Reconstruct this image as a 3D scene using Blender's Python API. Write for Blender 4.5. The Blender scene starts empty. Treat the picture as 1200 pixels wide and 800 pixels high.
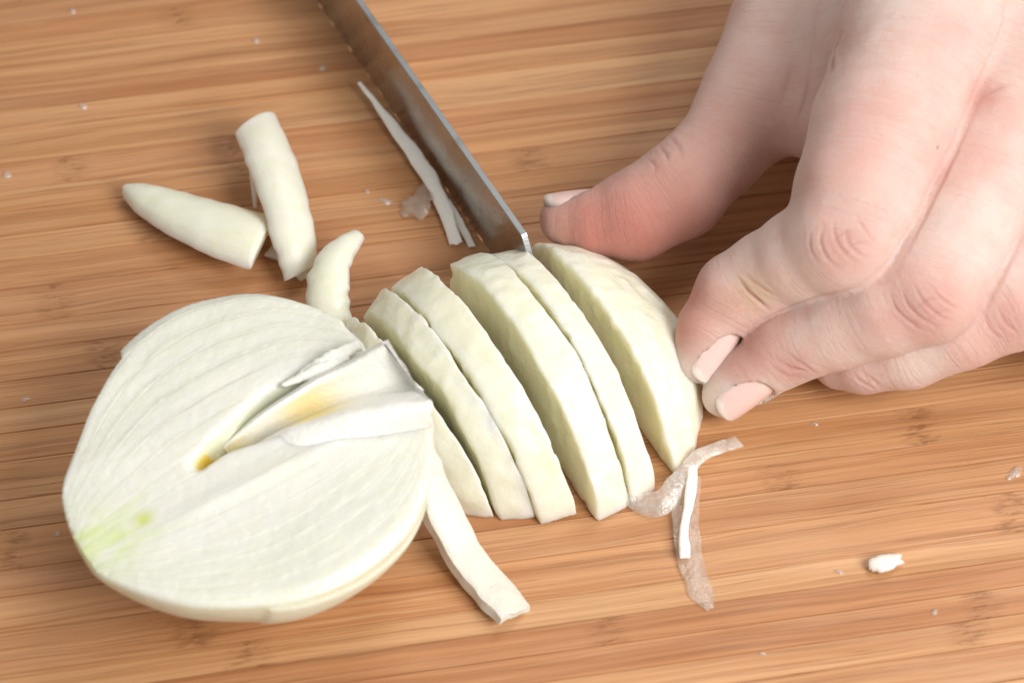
import bpy, bmesh, math, random
import numpy as np
from mathutils import Vector, Matrix
from mathutils.bvhtree import BVHTree

# ------------------------------------------------------------------ camera, light, exposure
S = 0.01                       # everything below is written in centimetres
scene = bpy.context.scene
PITCH = math.radians(53.0); DIST = 46.0; HALFW = 9.23
CAM = np.array([0.0, -DIST * math.cos(PITCH), DIST * math.sin(PITCH)])
RIGHT = np.array([1.0, 0, 0])
UP = np.array([0.0, math.sin(PITCH), math.cos(PITCH)])
TOW = np.array([0.0, -math.cos(PITCH), math.sin(PITCH)])
cd = bpy.data.cameras.new('camera'); cam = bpy.data.objects.new('camera', cd)
scene.collection.objects.link(cam); scene.camera = cam
cam.location = CAM * S
cam.rotation_euler = (math.pi / 2 - PITCH, 0, 0)
cd.sensor_width = 36.0; cd.lens = 18.0 * DIST / HALFW
cd.clip_start = 0.02; cd.clip_end = 50.0
cd.dof.use_dof = True; cd.dof.focus_distance = (DIST - 1.2) * S; cd.dof.aperture_fstop = 16.0

world = bpy.data.worlds.new('World'); scene.world = world; world.use_nodes = True
world.node_tree.nodes['Background'].inputs[0].default_value = (1.0, 0.97, 0.93, 1)
world.node_tree.nodes['Background'].inputs[1].default_value = 0.40

def area_light(name, loc, target, size, power, col):
    ld = bpy.data.lights.new(name, 'AREA'); ld.shape = 'DISK'; ld.size = size * S
    ld.energy = power; ld.color = col
    o = bpy.data.objects.new(name, ld); scene.collection.objects.link(o)
    o.location = Vector(loc) * S
    o.rotation_euler = (Vector(target) - Vector(loc)).to_track_quat('-Z', 'Y').to_euler()
    return o
area_light('softbox_lamp', (35, -31, 42), (1, -2, 0), 36, 4.2, (1.0, 0.965, 0.92))
area_light('board_gloss_lamp', (28, 46, 86), (0, 0, 0), 40, 2.4, (1.0, 0.97, 0.93))  # unseen lamp added so its reflection glosses the board's lower right

scene.view_settings.view_transform = 'Standard'; scene.view_settings.look = 'None'
scene.view_settings.exposure = 0.0; scene.view_settings.gamma = 1.0
scene.view_settings.use_curve_mapping = False
scene.cycles.use_denoising = True

# ------------------------------------------------------------------ helpers
rng = np.random.default_rng(7)
def C(px, py, z):
    """centimetre point at height z seen at photo pixel (px, py)"""
    f = HALFW / 600.0 / DIST
    d = -TOW + RIGHT * (px - 600) * f + UP * (400 - py) * f
    t = (z - CAM[2]) / d[2]
    return CAM + d * t
def pxcm(p):
    return 600.0 / HALFW * DIST / float(np.dot(CAM - p, TOW))
def camv(r, u, t):
    v = RIGHT * r + UP * u + TOW * t
    return v / np.linalg.norm(v)
def nrm(v):
    return v / np.linalg.norm(v)

_T = np.random.default_rng(3).permutation(256).astype(np.int64)
_V = np.random.default_rng(4).random(256) * 2 - 1
def vnoise(p, seed=0):
    p = np.asarray(p, dtype=np.float64) + seed * 17.31
    i = np.floor(p).astype(np.int64); f = p - i; w = f * f * (3 - 2 * f)
    def h(a, b, c):
        return _V[_T[(_T[(_T[a & 255] + b) & 255] + c) & 255]]
    x, y, z = i[..., 0], i[..., 1], i[..., 2]; r = 0
    for a in (0, 1):
        for b in (0, 1):
            for c in (0, 1):
                wt = (w[..., 0] if a else 1 - w[..., 0]) * (w[..., 1] if b else 1 - w[..., 1]) * (w[..., 2] if c else 1 - w[..., 2])
                r = r + wt * h(x + a, y + b, z + c)
    return r
def smin(a, b, k):
    h = np.clip(0.5 + 0.5 * (b - a) / k, 0, 1)
    return b * (1 - h) + a * h - k * h * (1 - h)
def smooth(x, a, b):
    t = np.clip((x - a) / (b - a), 0, 1); return t * t * (3 - 2 * t)

def surface_nets(f, lo, hi, h, band=1.6, coarse=5):
    """closed quad mesh of f(p) = 0 inside the box lo..hi, cell h (cm)"""
    lo = np.array(lo, float); n = np.ceil((np.array(hi) - lo) / (h * coarse)).astype(int) * coarse + 1
    cn = (n - 1) // coarse + 1
    ax = [lo[i] + np.arange(cn[i]) * h * coarse for i in range(3)]
    g = np.stack(np.meshgrid(*ax, indexing='ij'), -1).reshape(-1, 3)
    cv = f(g).reshape(cn)
    idx = [np.minimum((np.arange(n[i]) + coarse // 2) // coarse, cn[i] - 1) for i in range(3)]
    d = cv[np.ix_(*idx)].astype(np.float32)
    act = np.abs(d) < h * coarse * band
    ii = np.argwhere(act)
    vals = np.empty(len(ii), np.float32)
    for s in range(0, len(ii), 400000):
        vals[s:s + 400000] = f(lo + ii[s:s + 400000] * h)
    d[act] = vals
    ins = d < 0
    cnt = np.zeros(n - 1, np.int8)
    for a in (0, 1):
        for b in (0, 1):
            for c in (0, 1):
                cnt += ins[a:n[0] - 1 + a, b:n[1] - 1 + b, c:n[2] - 1 + c]
    cells = np.argwhere((cnt > 0) & (cnt < 8))
    vid = np.full(n - 1, -1, np.int32); vid[tuple(cells.T)] = np.arange(len(cells))
    acc = np.zeros((len(cells), 3)); k = np.zeros(len(cells))
    cor = [(a, b, c) for a in (0, 1) for b in (0, 1) for c in (0, 1)]
    for p in cor:
        for q in cor:
            df = np.array(q) - np.array(p)
            if df.sum() == 1 and (df >= 0).all():
                A = d[tuple((cells + p).T)]; B = d[tuple((cells + q).T)]
                m = (A < 0) != (B < 0)
                t = np.where(m, A / np.where(m, A - B, 1), 0)
                acc += np.where(m[:, None], np.array(p) + df * t[:, None], 0); k += m
    V = lo + (cells + acc / k[:, None]) * h
    F = []
    for axis in range(3):
        o1, o2 = [(1, 2), (2, 0), (0, 1)][axis]
        sl = [slice(None)] * 3; sl2 = [slice(None)] * 3
        sl[axis] = slice(0, n[axis] - 1); sl2[axis] = slice(1, n[axis])
        ch = ins[tuple(sl)] != ins[tuple(sl2)]
        e = np.argwhere(ch)
        e = e[(e[:, o1] > 0) & (e[:, o2] > 0) & (e[:, o1] < n[o1] - 1) & (e[:, o2] < n[o2] - 1)]
        st = ins[tuple(sl)][tuple(e.T)]
        def cell(da, db):
            c = e.copy(); c[:, o1] -= da; c[:, o2] -= db
            return vid[tuple(c.T)]
        q = np.stack([cell(1, 1), cell(0, 1), cell(0, 0), cell(1, 0)], 1)
        q[~st] = q[~st][:, ::-1]
        F.append(q)
    F = np.concatenate(F)
    F = F[(F >= 0).all(1)]
    return V, F
def relax(V, F, it=1, lam=0.5):
    e = np.concatenate([F[:, [0, 1]], F[:, [1, 2]], F[:, [2, 3]], F[:, [3, 0]]])
    deg = np.bincount(e.ravel(), minlength=len(V)).astype(float)[:, None]
    for _ in range(it):
        a = np.zeros_like(V)
        for c in range(3):
            a[:, c] = np.bincount(e[:, 0], V[e[:, 1], c], len(V)) + np.bincount(e[:, 1], V[e[:, 0], c], len(V))
        V = V + lam * (a / deg - V)
    return V

def link(name, me, parent=None):
    o = bpy.data.objects.new(name, me); scene.collection.objects.link(o)
    if parent: o.parent = parent
    return o
def mesh(name, V, F, mat, parent=None, attrs=None, flat=False, loc=None, rot=None):
    me = bpy.data.meshes.new(name)
    V = np.asarray(V, float) * S
    if isinstance(F, np.ndarray):
        me.vertices.add(len(V)); me.vertices.foreach_set('co', V.astype(np.float32).ravel())
        me.loops.add(F.size); me.loops.foreach_set('vertex_index', F.astype(np.int32).ravel())
        me.polygons.add(len(F))
        me.polygons.foreach_set('loop_start', np.arange(0, F.size, F.shape[1], dtype=np.int32))
        me.update(calc_edges=True); me.validate()
    else:
        me.from_pydata([tuple(v) for v in V], [], [tuple(f) for f in F]); me.update()
    if not isinstance(F, np.ndarray):
        bm = bmesh.new(); bm.from_mesh(me); bmesh.ops.recalc_face_normals(bm, faces=bm.faces); bm.to_mesh(me); bm.free()
    if not flat:
        me.polygons.foreach_set('use_smooth', np.ones(len(me.polygons), bool))
    me.materials.append(mat)
    for nm, arr in (attrs or {}).items():
        arr = np.asarray(arr, np.float32)
        if arr.ndim == 1:
            at = me.attributes.new(nm, 'FLOAT', 'POINT'); at.data.foreach_set('value', arr)
        else:
            at = me.attributes.new(nm, 'FLOAT_COLOR', 'POINT')
            a4 = np.ones((len(arr), 4), np.float32); a4[:, :3] = arr
            at.data.foreach_set('color', a4.ravel())
    o = link(name, me, parent)
    if loc is not None: o.location = Vector(loc) * S
    if rot is not None: o.rotation_euler = rot
    return o
def tag(o, label, cat, group=None, kind=None):
    o['label'] = label; o['category'] = cat
    if group: o['group'] = group
    if kind: o['kind'] = kind
    return o

def spline(pts, n):
    """Catmull-Rom through rows of pts (any number of columns), n samples"""
    P = np.asarray(pts, float); m = len(P)
    E = np.vstack([2 * P[0] - P[1], P, 2 * P[-1] - P[-2]])
    t = np.linspace(0, m - 1, n); i = np.minimum(t.astype(int), m - 2); f = (t - i)[:, None]
    a, b, c, d = E[i], E[i + 1], E[i + 2], E[i + 3]
    return 0.5 * (2 * b + (c - a) * f + (2 * a - 5 * b + 4 * c - d) * f ** 2 + (3 * b - a - 3 * c + d) * f ** 3)

# ------------------------------------------------------------------ materials
class NT:
    def __init__(s, name):
        s.m = bpy.data.materials.new(name); s.m.use_nodes = True
        s.t = s.m.node_tree; s.t.nodes.clear()
        s.out = s.n('ShaderNodeOutputMaterial'); s.b = s.n('ShaderNodeBsdfPrincipled')
        s.l(s.b.outputs[0], s.out.inputs[0])
    def n(s, k, **kw):
        nd = s.t.nodes.new(k)
        for a, v in kw.items(): setattr(nd, a, v)
        return nd
    def l(s, a, b): s.t.links.new(a, b)
    def set(s, inp, v):
        if isinstance(v, bpy.types.NodeSocket): s.l(v, inp)
        else: inp.default_value = v
    def coord(s, scale, loc=None, out='Object'):
        tc = s.n('ShaderNodeTexCoord'); mp = s.n('ShaderNodeMapping'); mp.inputs['Scale'].default_value = scale
        if loc is not None: s.set(mp.inputs['Location'], loc)
        s.l(tc.outputs[out], mp.inputs[0]); return mp.outputs[0]
    def noise(s, vec, scale=1, detail=3, rough=0.5, dist=0):
        nd = s.n('ShaderNodeTexNoise'); nd.inputs['Scale'].default_value = scale; nd.inputs['Detail'].default_value = detail
        nd.inputs['Roughness'].default_value = rough; nd.inputs['Distortion'].default_value = dist
        s.l(vec, nd.inputs['Vector']); return nd.outputs['Fac']
    def ramp(s, fac, stops, interp='LINEAR'):
        r = s.n('ShaderNodeValToRGB'); r.color_ramp.interpolation = interp
        e = r.color_ramp.elements
        while len(e) < len(stops): e.new(0.5)
        for el, (p, c) in zip(e, stops):
            el.position = p; el.color = tuple(c) + (1,) if len(c) == 3 else c
        s.l(fac, r.inputs[0]); return r.outputs[0]
    def mix(s, fac, a, b, mode='MIX'):
        x = s.n('ShaderNodeMix', data_type='RGBA', blend_type=mode)
        s.set(x.inputs[0], fac); s.set(x.inputs[6], a if isinstance(a, bpy.types.NodeSocket) else tuple(a) + (1,))
        s.set(x.inputs[7], b if isinstance(b, bpy.types.NodeSocket) else tuple(b) + (1,)); return x.outputs[2]
    def math(s, op, a, b=0.0, c=0.0, clamp=False):
        x = s.n('ShaderNodeMath', operation=op, use_clamp=clamp)
        s.set(x.inputs[0], a); s.set(x.inputs[1], b)
        if op in ('MULTIPLY_ADD', 'SMOOTH_MIN', 'COMPARE'): s.set(x.inputs[2], c)
        return x.outputs[0]
    def attr(s, name, out='Fac', typ='GEOMETRY'):
        a = s.n('ShaderNodeAttribute', attribute_name=name, attribute_type=typ); return a.outputs[out]
    def bump(s, h, dist, strength=1.0, nrm=None):
        b = s.n('ShaderNodeBump'); b.inputs['Distance'].default_value = dist; b.inputs['Strength'].default_value = strength
        s.l(h, b.inputs['Height'])
        if nrm is not None: s.l(nrm, b.inputs['Normal'])
        return b.outputs[0]
    def p(s, **kw):
        for k, v in kw.items(): s.set(s.b.inputs[k.replace('_', ' ')], v)

def mat_bamboo():
    t = NT('bamboo')
    oi = t.n('ShaderNodeObjectInfo'); rnd = oi.outputs['Random']
    off = t.n('ShaderNodeCombineXYZ'); t.l(t.math('MULTIPLY', rnd, 37.0), off.inputs[0]); t.l(t.math('MULTIPLY', rnd, 91.0), off.inputs[1])
    tc = t.n('ShaderNodeTexCoord'); add = t.n('ShaderNodeVectorMath', operation='ADD')
    sc = t.n('ShaderNodeVectorMath', operation='SCALE'); sc.inputs['Scale'].default_value = 100.0   # to cm
    t.l(tc.outputs['Object'], sc.inputs[0]); t.l(sc.outputs[0], add.inputs[0]); t.l(off.outputs[0], add.inputs[1])
    V = add.outputs[0]
    def mp(s):
        m = t.n('ShaderNodeMapping'); m.inputs['Scale'].default_value = s; t.l(V, m.inputs[0]); return m.outputs[0]
    wob = t.noise(mp((0.25, 0.5, 0.5)), 1, 2)
    # bend the grain a little
    sep = t.n('ShaderNodeSeparateXYZ'); t.l(V, sep.inputs[0])
    yb = t.math('MULTIPLY_ADD', wob, 0.35, sep.outputs[1])
    comb = t.n('ShaderNodeCombineXYZ'); t.l(sep.outputs[0], comb.inputs[0]); t.l(yb, comb.inputs[1]); t.l(sep.outputs[2], comb.inputs[2])
    def mg(s):
        m = t.n('ShaderNodeMapping'); m.inputs['Scale'].default_value = s; t.l(comb.outputs[0], m.inputs[0]); return m.outputs[0]
    coarse = t.noise(mg((0.07, 2.6, 1.0)), 1, 3, 0.55)
    fine = t.noise(mg((0.16, 11.0, 3.0)), 1, 4, 0.6)
    hair = t.noise(mg((0.32, 24.0, 8.0)), 1, 3, 0.7)
    patch = t.noise(mp((0.12, 0.6, 0.5)), 1, 3, 0.5)
    base = t.ramp(rnd, [(0.0, (0.52, 0.250, 0.102)), (0.3, (0.58, 0.292, 0.130)), (0.6, (0.49, 0.215, 0.088)), (0.85, (0.61, 0.330, 0.155)), (1.0, (0.53, 0.240, 0.106))])
    c = t.mix(t.ramp(coarse, [(0.36, (0, 0, 0)), (0.66, (1, 1, 1))]), t.mix(1.0, base, (0.80, 0.72, 0.64), 'MULTIPLY'), t.mix(1.0, base, (1.10, 1.14, 1.18), 'MULTIPLY'))
    c = t.mix(t.ramp(patch, [(0.4, (0, 0, 0)), (0.75, (0.45, 0.45, 0.45))]), c, (0.60, 0.36, 0.20))
    streak = t.ramp(fine, [(0.56, (0, 0, 0)), (0.69, (1, 1, 1))])
    c = t.mix(t.math('MULTIPLY', streak, 0.55), c, (0.26, 0.105, 0.036))
    light = t.ramp(fine, [(0.27, (1, 1, 1)), (0.40, (0, 0, 0))])
    c = t.mix(t.math('MULTIPLY', light, 0.38), c, (0.72, 0.48, 0.27))
    hs = t.ramp(hair, [(0.56, (0, 0, 0)), (0.66, (1, 1, 1))])
    c = t.mix(t.math('MULTIPLY', hs, 0.50), c, (0.25, 0.105, 0.04))
    ln1 = t.ramp(t.noise(mg((0.045, 7.0, 3.0)), 1, 2, 0.6), [(0.0, (0, 0, 0)), (0.488, (0, 0, 0)), (0.50, (1, 1, 1)), (0.512, (0, 0, 0))])
    ln2 = t.ramp(t.noise(mg((0.07, 13.0, 5.0)), 1, 2, 0.6), [(0.0, (0, 0, 0)), (0.575, (0, 0, 0)), (0.59, (1, 1, 1)), (0.605, (0, 0, 0))])
    brk = t.ramp(t.noise(mg((0.3, 3.0, 2.0)), 1, 2), [(0.42, (0, 0, 0)), (0.6, (1, 1, 1))])
    c = t.mix(t.math('MULTIPLY', t.math('MULTIPLY', t.math('MAXIMUM', ln1, ln2), brk), 0.62), c, (0.17, 0.062, 0.022))
    lt = t.ramp(t.noise(mg((0.09, 17.0, 4.0)), 1, 2, 0.6), [(0.0, (0, 0, 0)), (0.42, (0, 0, 0)), (0.435, (1, 1, 1)), (0.45, (0, 0, 0))])
    c = t.mix(t.math('MULTIPLY', lt, 0.35), c, (0.78, 0.52, 0.31))
    # the culm's nodes: dark broken dashes across the strip
    nd_mask = None
    jit = t.noise(mp((1.5, 5.0, 2.0)), 1, 3)
    for nm in ('node_a', 'node_b'):
        nx = t.attr(nm, 'Fac', 'OBJECT')
        so = t.n('ShaderNodeSeparateXYZ'); t.l(sc.outputs[0], so.inputs[0])
        dx = t.math('ABSOLUTE', t.math('SUBTRACT', t.math('MULTIPLY_ADD', jit, 0.5, so.outputs[0]), t.math('ADD', nx, 0.25)))
        m = t.math('SUBTRACT', 1.0, t.math('DIVIDE', dx, 0.42), clamp=True)
        nd_mask = m if nd_mask is None else t.math('MAXIMUM', nd_mask, m)
    blot = t.ramp(t.noise(mp((3.2, 9.0, 3.0)), 1, 3, 0.6, 0.4), [(0.47, (0, 0, 0)), (0.60, (1, 1, 1))])
    dk = t.math('MULTIPLY', t.math('POWER', nd_mask, 0.8), t.math('MULTIPLY_ADD', blot, 0.50, 0.10))
    c = t.mix(dk, c, (0.17, 0.062, 0.02))
    hgt = t.math('ADD', t.math('MULTIPLY', fine, 0.6), t.math('MULTIPLY', hair, 0.4))
    hgt = t.math('SUBTRACT', hgt, t.math('MULTIPLY', dk, 0.8))
    wet = t.noise(mp((0.35, 0.9, 0.5)), 1, 3, 0.6)
    t.p(Base_Color=c, Roughness=t.ramp(wet, [(0.35, (0.34,) * 3), (0.65, (0.56,) * 3)]), Specular_IOR_Level=0.42,
        Normal=t.bump(hgt, 0.00016, 0.55))
    return t.m

def mat_onion(name, rad=0.0035, rough=(0.28, 0.5), veins=0.5, bumpd=0.00022, weight=1.0, grain=9.0, lines=False):
    t = NT(name)
    col = t.attr('col', 'Color')
    v1 = t.noise(t.coord((40, 340, 340)), 1, 4, 0.6)
    v2 = t.noise(t.coord((90, 90, 90)), 1, 3, 0.5)
    c = t.mix(t.math('MULTIPLY', t.ramp(v1, [(0.42, (0, 0, 0)), (0.68, (1, 1, 1))]), veins), col, t.mix(1.0, col, (0.90, 0.925, 0.80), 'MULTIPLY'))
    c = t.mix(t.ramp(v2, [(0.4, (0, 0, 0)), (0.7, (0.5, 0.5, 0.5))]), c, t.mix(1.0, col, (1.04, 1.02, 0.98), 'MULTIPLY'))
    g = t.noise(t.coord((grain * 100,) * 3), 1, 3, 0.6)
    h = t.math('ADD', t.math('MULTIPLY', g, 0.5), t.math('MULTIPLY', v1, 0.5))
    if lines:
        lay = t.attr('lay')
        wv = t.math('MULTIPLY_ADD', t.noise(t.coord((110, 110, 110)), 1, 3), 0.03, lay)
        nl = t.noise(t.coord((160, 160, 160)), 1, 2)
        fr = t.math('FRACT', t.math('MULTIPLY', wv, 8.5))
        ln = t.ramp(fr, [(0.0, (1, 1, 1)), (0.10, (0, 0, 0)), (0.55, (0, 0, 0)), (0.93, (0.35, 0.35, 0.35)), (1.0, (1, 1, 1))])
        outer = t.math('MULTIPLY', t.ramp(lay, [(0.25, (0.12,) * 3), (0.8, (0.75,) * 3)]), t.math('MULTIPLY_ADD', nl, 1.4, -0.15, clamp=True))
        c = t.mix(t.math('MULTIPLY', ln, outer), c, t.mix(1.0, col, (0.90, 0.93, 0.80), 'MULTIPLY'))
        fb = t.noise(t.coord((25, 500, 500)), 1, 3, 0.6)
        h = t.math('ADD', h, t.math('MULTIPLY', fb, 0.5)); h = t.math('SUBTRACT', h, t.math('MULTIPLY', ln, 0.3))
    r = t.ramp(v2, [(0.3, (rough[0],) * 3), (0.7, (rough[1],) * 3)])
    t.b.subsurface_method = 'RANDOM_WALK'
    t.p(Base_Color=c, Roughness=r, Specular_IOR_Level=0.45, Subsurface_Weight=weight, Subsurface_Radius=(1.0, 0.92, 0.6),
        Subsurface_Scale=rad, Normal=t.bump(h, bumpd, 0.6))
    return t.m

def mat_film(name, alpha, colr):
    t = NT(name); t.t.nodes.remove(t.b)
    n1 = t.noise(t.coord((450, 450, 450)), 1, 4, 0.65)
    bp = t.bump(n1, 0.0006, 0.9)
    df = t.n('ShaderNodeBsdfDiffuse'); df.inputs[0].default_value = colr; t.l(bp, df.inputs['Normal'])
    tl = t.n('ShaderNodeBsdfTranslucent'); tl.inputs[0].default_value = colr
    m0 = t.n('ShaderNodeMixShader'); m0.inputs[0].default_value = 0.45; t.l(df.outputs[0], m0.inputs[1]); t.l(tl.outputs[0], m0.inputs[2])
    tr = t.n('ShaderNodeBsdfTransparent')
    m1 = t.n('ShaderNodeMixShader'); t.l(t.ramp(n1, [(0.32, (alpha * 0.55,) * 3), (0.72, (min(1, alpha * 1.6),) * 3)]), m1.inputs[0])
    t.l(tr.outputs[0], m1.inputs[1]); t.l(m0.outputs[0], m1.inputs[2])
    gl = t.n('ShaderNodeBsdfGlossy'); gl.inputs['Roughness'].default_value = 0.22; t.l(bp, gl.inputs['Normal'])
    m2 = t.n('ShaderNodeMixShader'); m2.inputs[0].default_value = 0.10
    t.l(m1.outputs[0], m2.inputs[1]); t.l(gl.outputs[0], m2.inputs[2]); t.l(m2.outputs[0], t.out.inputs[0])
    return t.m

def mat_skin():
    t = NT('skin')
    col = t.attr('col', 'Color')
    m1 = t.noise(t.coord((220,) * 3), 1, 4, 0.6); m2 = t.noise(t.coord((900,) * 3), 1, 3, 0.6)
    c = t.mix(t.ramp(m1, [(0.42, (0, 0, 0)), (0.70, (0.55,) * 3)]), col, t.mix(1.0, col, (0.98, 0.84, 0.81), 'MULTIPLY'))
    c = t.mix(t.ramp(m2, [(0.35, (0.3,) * 3), (0.6, (0, 0, 0))]), c, t.mix(1.0, col, (1.05, 1.06, 1.05), 'MULTIPLY'))
    vo = t.n('ShaderNodeTexVoronoi', feature='DISTANCE_TO_EDGE'); t.l(t.coord((1500, 1500, 1500)), vo.inputs['Vector'])
    ed = t.ramp(vo.outputs['Distance'], [(0.0, (0, 0, 0)), (0.16, (1, 1, 1))])
    cx = t.n('ShaderNodeVectorMath', operation='ADD'); ca = t.n('ShaderNodeCombineXYZ')
    t.l(t.math('MULTIPLY', t.attr('fax'), 17.0), ca.inputs[0]); t.l(t.coord((150, 150, 150)), cx.inputs[0]); t.l(ca.outputs[0], cx.inputs[1])
    fl = t.noise(cx.outputs[0], 1, 3, 0.6)
    lines_ = t.ramp(fl, [(0.36, (0, 0, 0)), (0.50, (1, 1, 1))])
    c = t.mix(t.math('MULTIPLY', t.math('SUBTRACT', 1.0, lines_), 0.13), c, t.mix(1.0, col, (0.88, 0.72, 0.68), 'MULTIPLY'))
    h = t.math('ADD', t.math('MULTIPLY', ed, 0.35), t.noise(t.coord((1100,) * 3), 1, 3, 0.6))
    h = t.math('ADD', h, t.math('MULTIPLY', lines_, 0.38))
    t.b.subsurface_method = 'RANDOM_WALK'
    t.p(Base_Color=c, Roughness=t.ramp(m1, [(0.3, (0.42,) * 3), (0.7, (0.55,) * 3)]), Specular_IOR_Level=0.4,
        Subsurface_Weight=0.50, Subsurface_Radius=(1.0, 0.32, 0.18), Subsurface_Scale=0.0035, Normal=t.bump(h, 0.00030, 0.8))
    return t.m

def mat_nail():
    t = NT('fingernail')
    col = t.attr('col', 'Color')
    n1 = t.noise(t.coord((260,) * 3), 1, 3)
    c = t.mix(t.ramp(n1, [(0.4, (0, 0, 0)), (0.7, (0.4,) * 3)]), col, t.mix(1.0, col, (1.05, 0.95, 0.92), 'MULTIPLY'))
    sp = t.ramp(t.noise(t.coord((700,) * 3), 1, 3, 0.6), [(0.70, (0, 0, 0)), (0.76, (0.5,) * 3)])
    c = t.mix(sp, c, (0.45, 0.26, 0.18))
    t.p(Base_Color=c, Roughness=0.2, Specular_IOR_Level=0.6, Subsurface_Weight=0.5, Subsurface_Radius=(1, .45, .35),
        Subsurface_Scale=0.0015, Normal=t.bump(t.noise(t.coord((900,) * 3), 1, 2), 0.00006, 0.6))
    return t.m

def mat_steel(name, rough, base):
    t = NT(name)
    br = t.noise(t.coord((60, 900, 900)), 1, 3, 0.6)
    sm = t.noise(t.coord((90, 140, 140)), 1, 4, 0.6, 0.6)
    t.p(Base_Color=base, Metallic=1.0, Roughness=t.ramp(sm, [(0.3, (rough * 0.7,) * 3), (0.7, (rough * 1.4,) * 3)]),
        Normal=t.bump(t.math('ADD', br, t.math('MULTIPLY', sm, 2.5)), 0.00005, 0.5))
    return t.m

def mat_plain(name, col, rough, bump=0.0):
    t = NT(name); n1 = t.noise(t.coord((300,) * 3), 1, 3)
    c = t.mix(n1, tuple(x * 0.8 for x in col), tuple(min(1, x * 1.15) for x in col))
    t.p(Base_Color=c, Roughness=rough, Normal=t.bump(n1, bump or 0.0001, 0.5))
    return t.m

M_BAM = mat_bamboo()
M_FACE = mat_onion('onion_cut_face', rad=0.0032, lines=True, veins=0.35, bumpd=0.0004, weight=0.7)
M_SLICE = mat_onion('onion_slice', rad=0.0045, veins=0.5, bumpd=0.0006, weight=0.85, rough=(0.2, 0.42))
M_PETAL = mat_onion('onion_petal', rad=0.0040, veins=0.55, bumpd=0.0003, weight=0.75)
M_WHITE = mat_onion('onion_white_membrane', rad=0.0006, veins=0.3, bumpd=0.0007, grain=13, rough=(0.22, 0.42), weight=0.2)
M_FILM = mat_film('onion_film', 0.20, (0.88, 0.80, 0.70, 1))
M_SKIN = mat_skin(); M_NAIL = mat_nail()
M_BLADE = mat_steel('brushed_steel', 0.24, (0.56, 0.53, 0.50, 1)); M_SPINE = mat_steel('ground_steel', 0.40, (0.40, 0.42, 0.43, 1))

# ------------------------------------------------------------------ chopping board of bamboo strips
BROT = math.radians(9.3)
board = bpy.data.objects.new('chopping_board', None); scene.collection.objects.link(board)
board.location = (0.01, 0.02, -1.8 * S); board.rotation_euler = (0, 0, BROT)
tag(board, 'bamboo chopping board of glued reddish brown strips under the onion', 'chopping board')
def to_board(p):
    q = np.array(p) - np.array([1.0, 2.0, 0]); c, s = math.cos(BROT), math.sin(BROT)
    return np.array([q[0] * c + q[1] * s, -q[0] * s + q[1] * c])
nodes_seen = [to_board(C(x, y, 0)) for x, y in [(75, 345), (112, 410), (268, 190), (215, 20), (700, 735), (1082, 488), (1180, 592), (22, 635), (225, 742), (292, 762), (612, 180), (78, 185), (1130, 745), (930, 560)]]
def strip_mesh():
    L, b = 22.0, 0.018; prof = [(-0.5, -1.8), (0.5, -1.8), (0.5, -b * 1.3), (0.5 - b * 1.2, 0), (-0.5 + b * 1.2, 0), (-0.5, -b * 1.3)]
    V = []; F = []
    for x in (-L, L):
        V += [(x, y, z + 1.8) for y, z in prof]
    for i in range(6):
        j = (i + 1) % 6; F.append((i, j, j + 6, i + 6)[::-1])
    F += [tuple(range(6)), tuple(range(11, 5, -1))]
    me = bpy.data.meshes.new('strip'); me.from_pydata([tuple(c * S for c in v) for v in V], [], F); me.update(); me.materials.append(M_BAM)
    return me
SM = strip_mesh()
rs = random.Random(11); y = -14.0
while y < 15.0:
    w = rs.choice([0.52, 0.6, 0.68, 0.74, 0.82])
    o = link('strip', SM, board)
    yc = y + w / 2
    o.location = (rs.uniform(-0.2, 0.2) * S, yc * S, rs.uniform(-0.006, 0.004) * S); o.scale = (1, w - 0.004, 1)
    hits = [p[0] for p in nodes_seen if abs(p[1] - yc) < w / 2]
    o['node_a'] = float(hits[0] if hits else rs.choice([-1, 1]) * rs.uniform(4, 20))
    o['node_b'] = float(hits[1] if len(hits) > 1 else o['node_a'] + rs.choice([-1, 1]) * rs.uniform(19, 26))
    y += w

# ------------------------------------------------------------------ half onion lying cut face up
def frame_rot(px0, px1, z):
    a = C(*px0, z); b = C(*px1, z); d = b - a; return math.atan2(d[1], d[0])
ZF = 2.62
half_c = C(303, 538, ZF); half_rot = frame_rot((120, 635), (486, 441), ZF)
RH = 3.22
FAR = spline([(-3.25, 0.05), (-3.1, 0.85), (-2.86, 1.4), (-2.2, 2.1), (-1.66, 2.62), (-0.78, 3.25), (0.3, 3.5), (1.2, 3.32), (1.77, 3.0), (2.3, 2.35), (2.6, 1.8), (3.0, 1.0), (3.4, 0.05)], 200)
NEAR = spline([(-3.25, 0.05), (-3.16, 0.54), (-2.66, 1.33), (-2.03, 1.95), (-1.0, 2.5), (-0.1, 2.69), (0.8, 2.62), (1.52, 2.34), (2.2, 1.75), (2.67, 1.05), (3.4, 0.05)], 200)
def prof2(a, r, zz):
    """outline radius of the onion along its axis, fuller on the far side"""
    w = 0.5 + 0.5 * r / np.sqrt(r * r + zz * zz + 1e-6)
    w = w * w * (3 - 2 * w)
    return np.interp(a, NEAR[:, 0], NEAR[:, 1]) * (1 - w) + np.interp(a, FAR[:, 0], FAR[:, 1]) * w
def prof(a, r): return np.where(r > 0, np.interp(a, FAR[:, 0], FAR[:, 1]), np.interp(a, NEAR[:, 0], NEAR[:, 1]))
TROUGH = None
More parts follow.
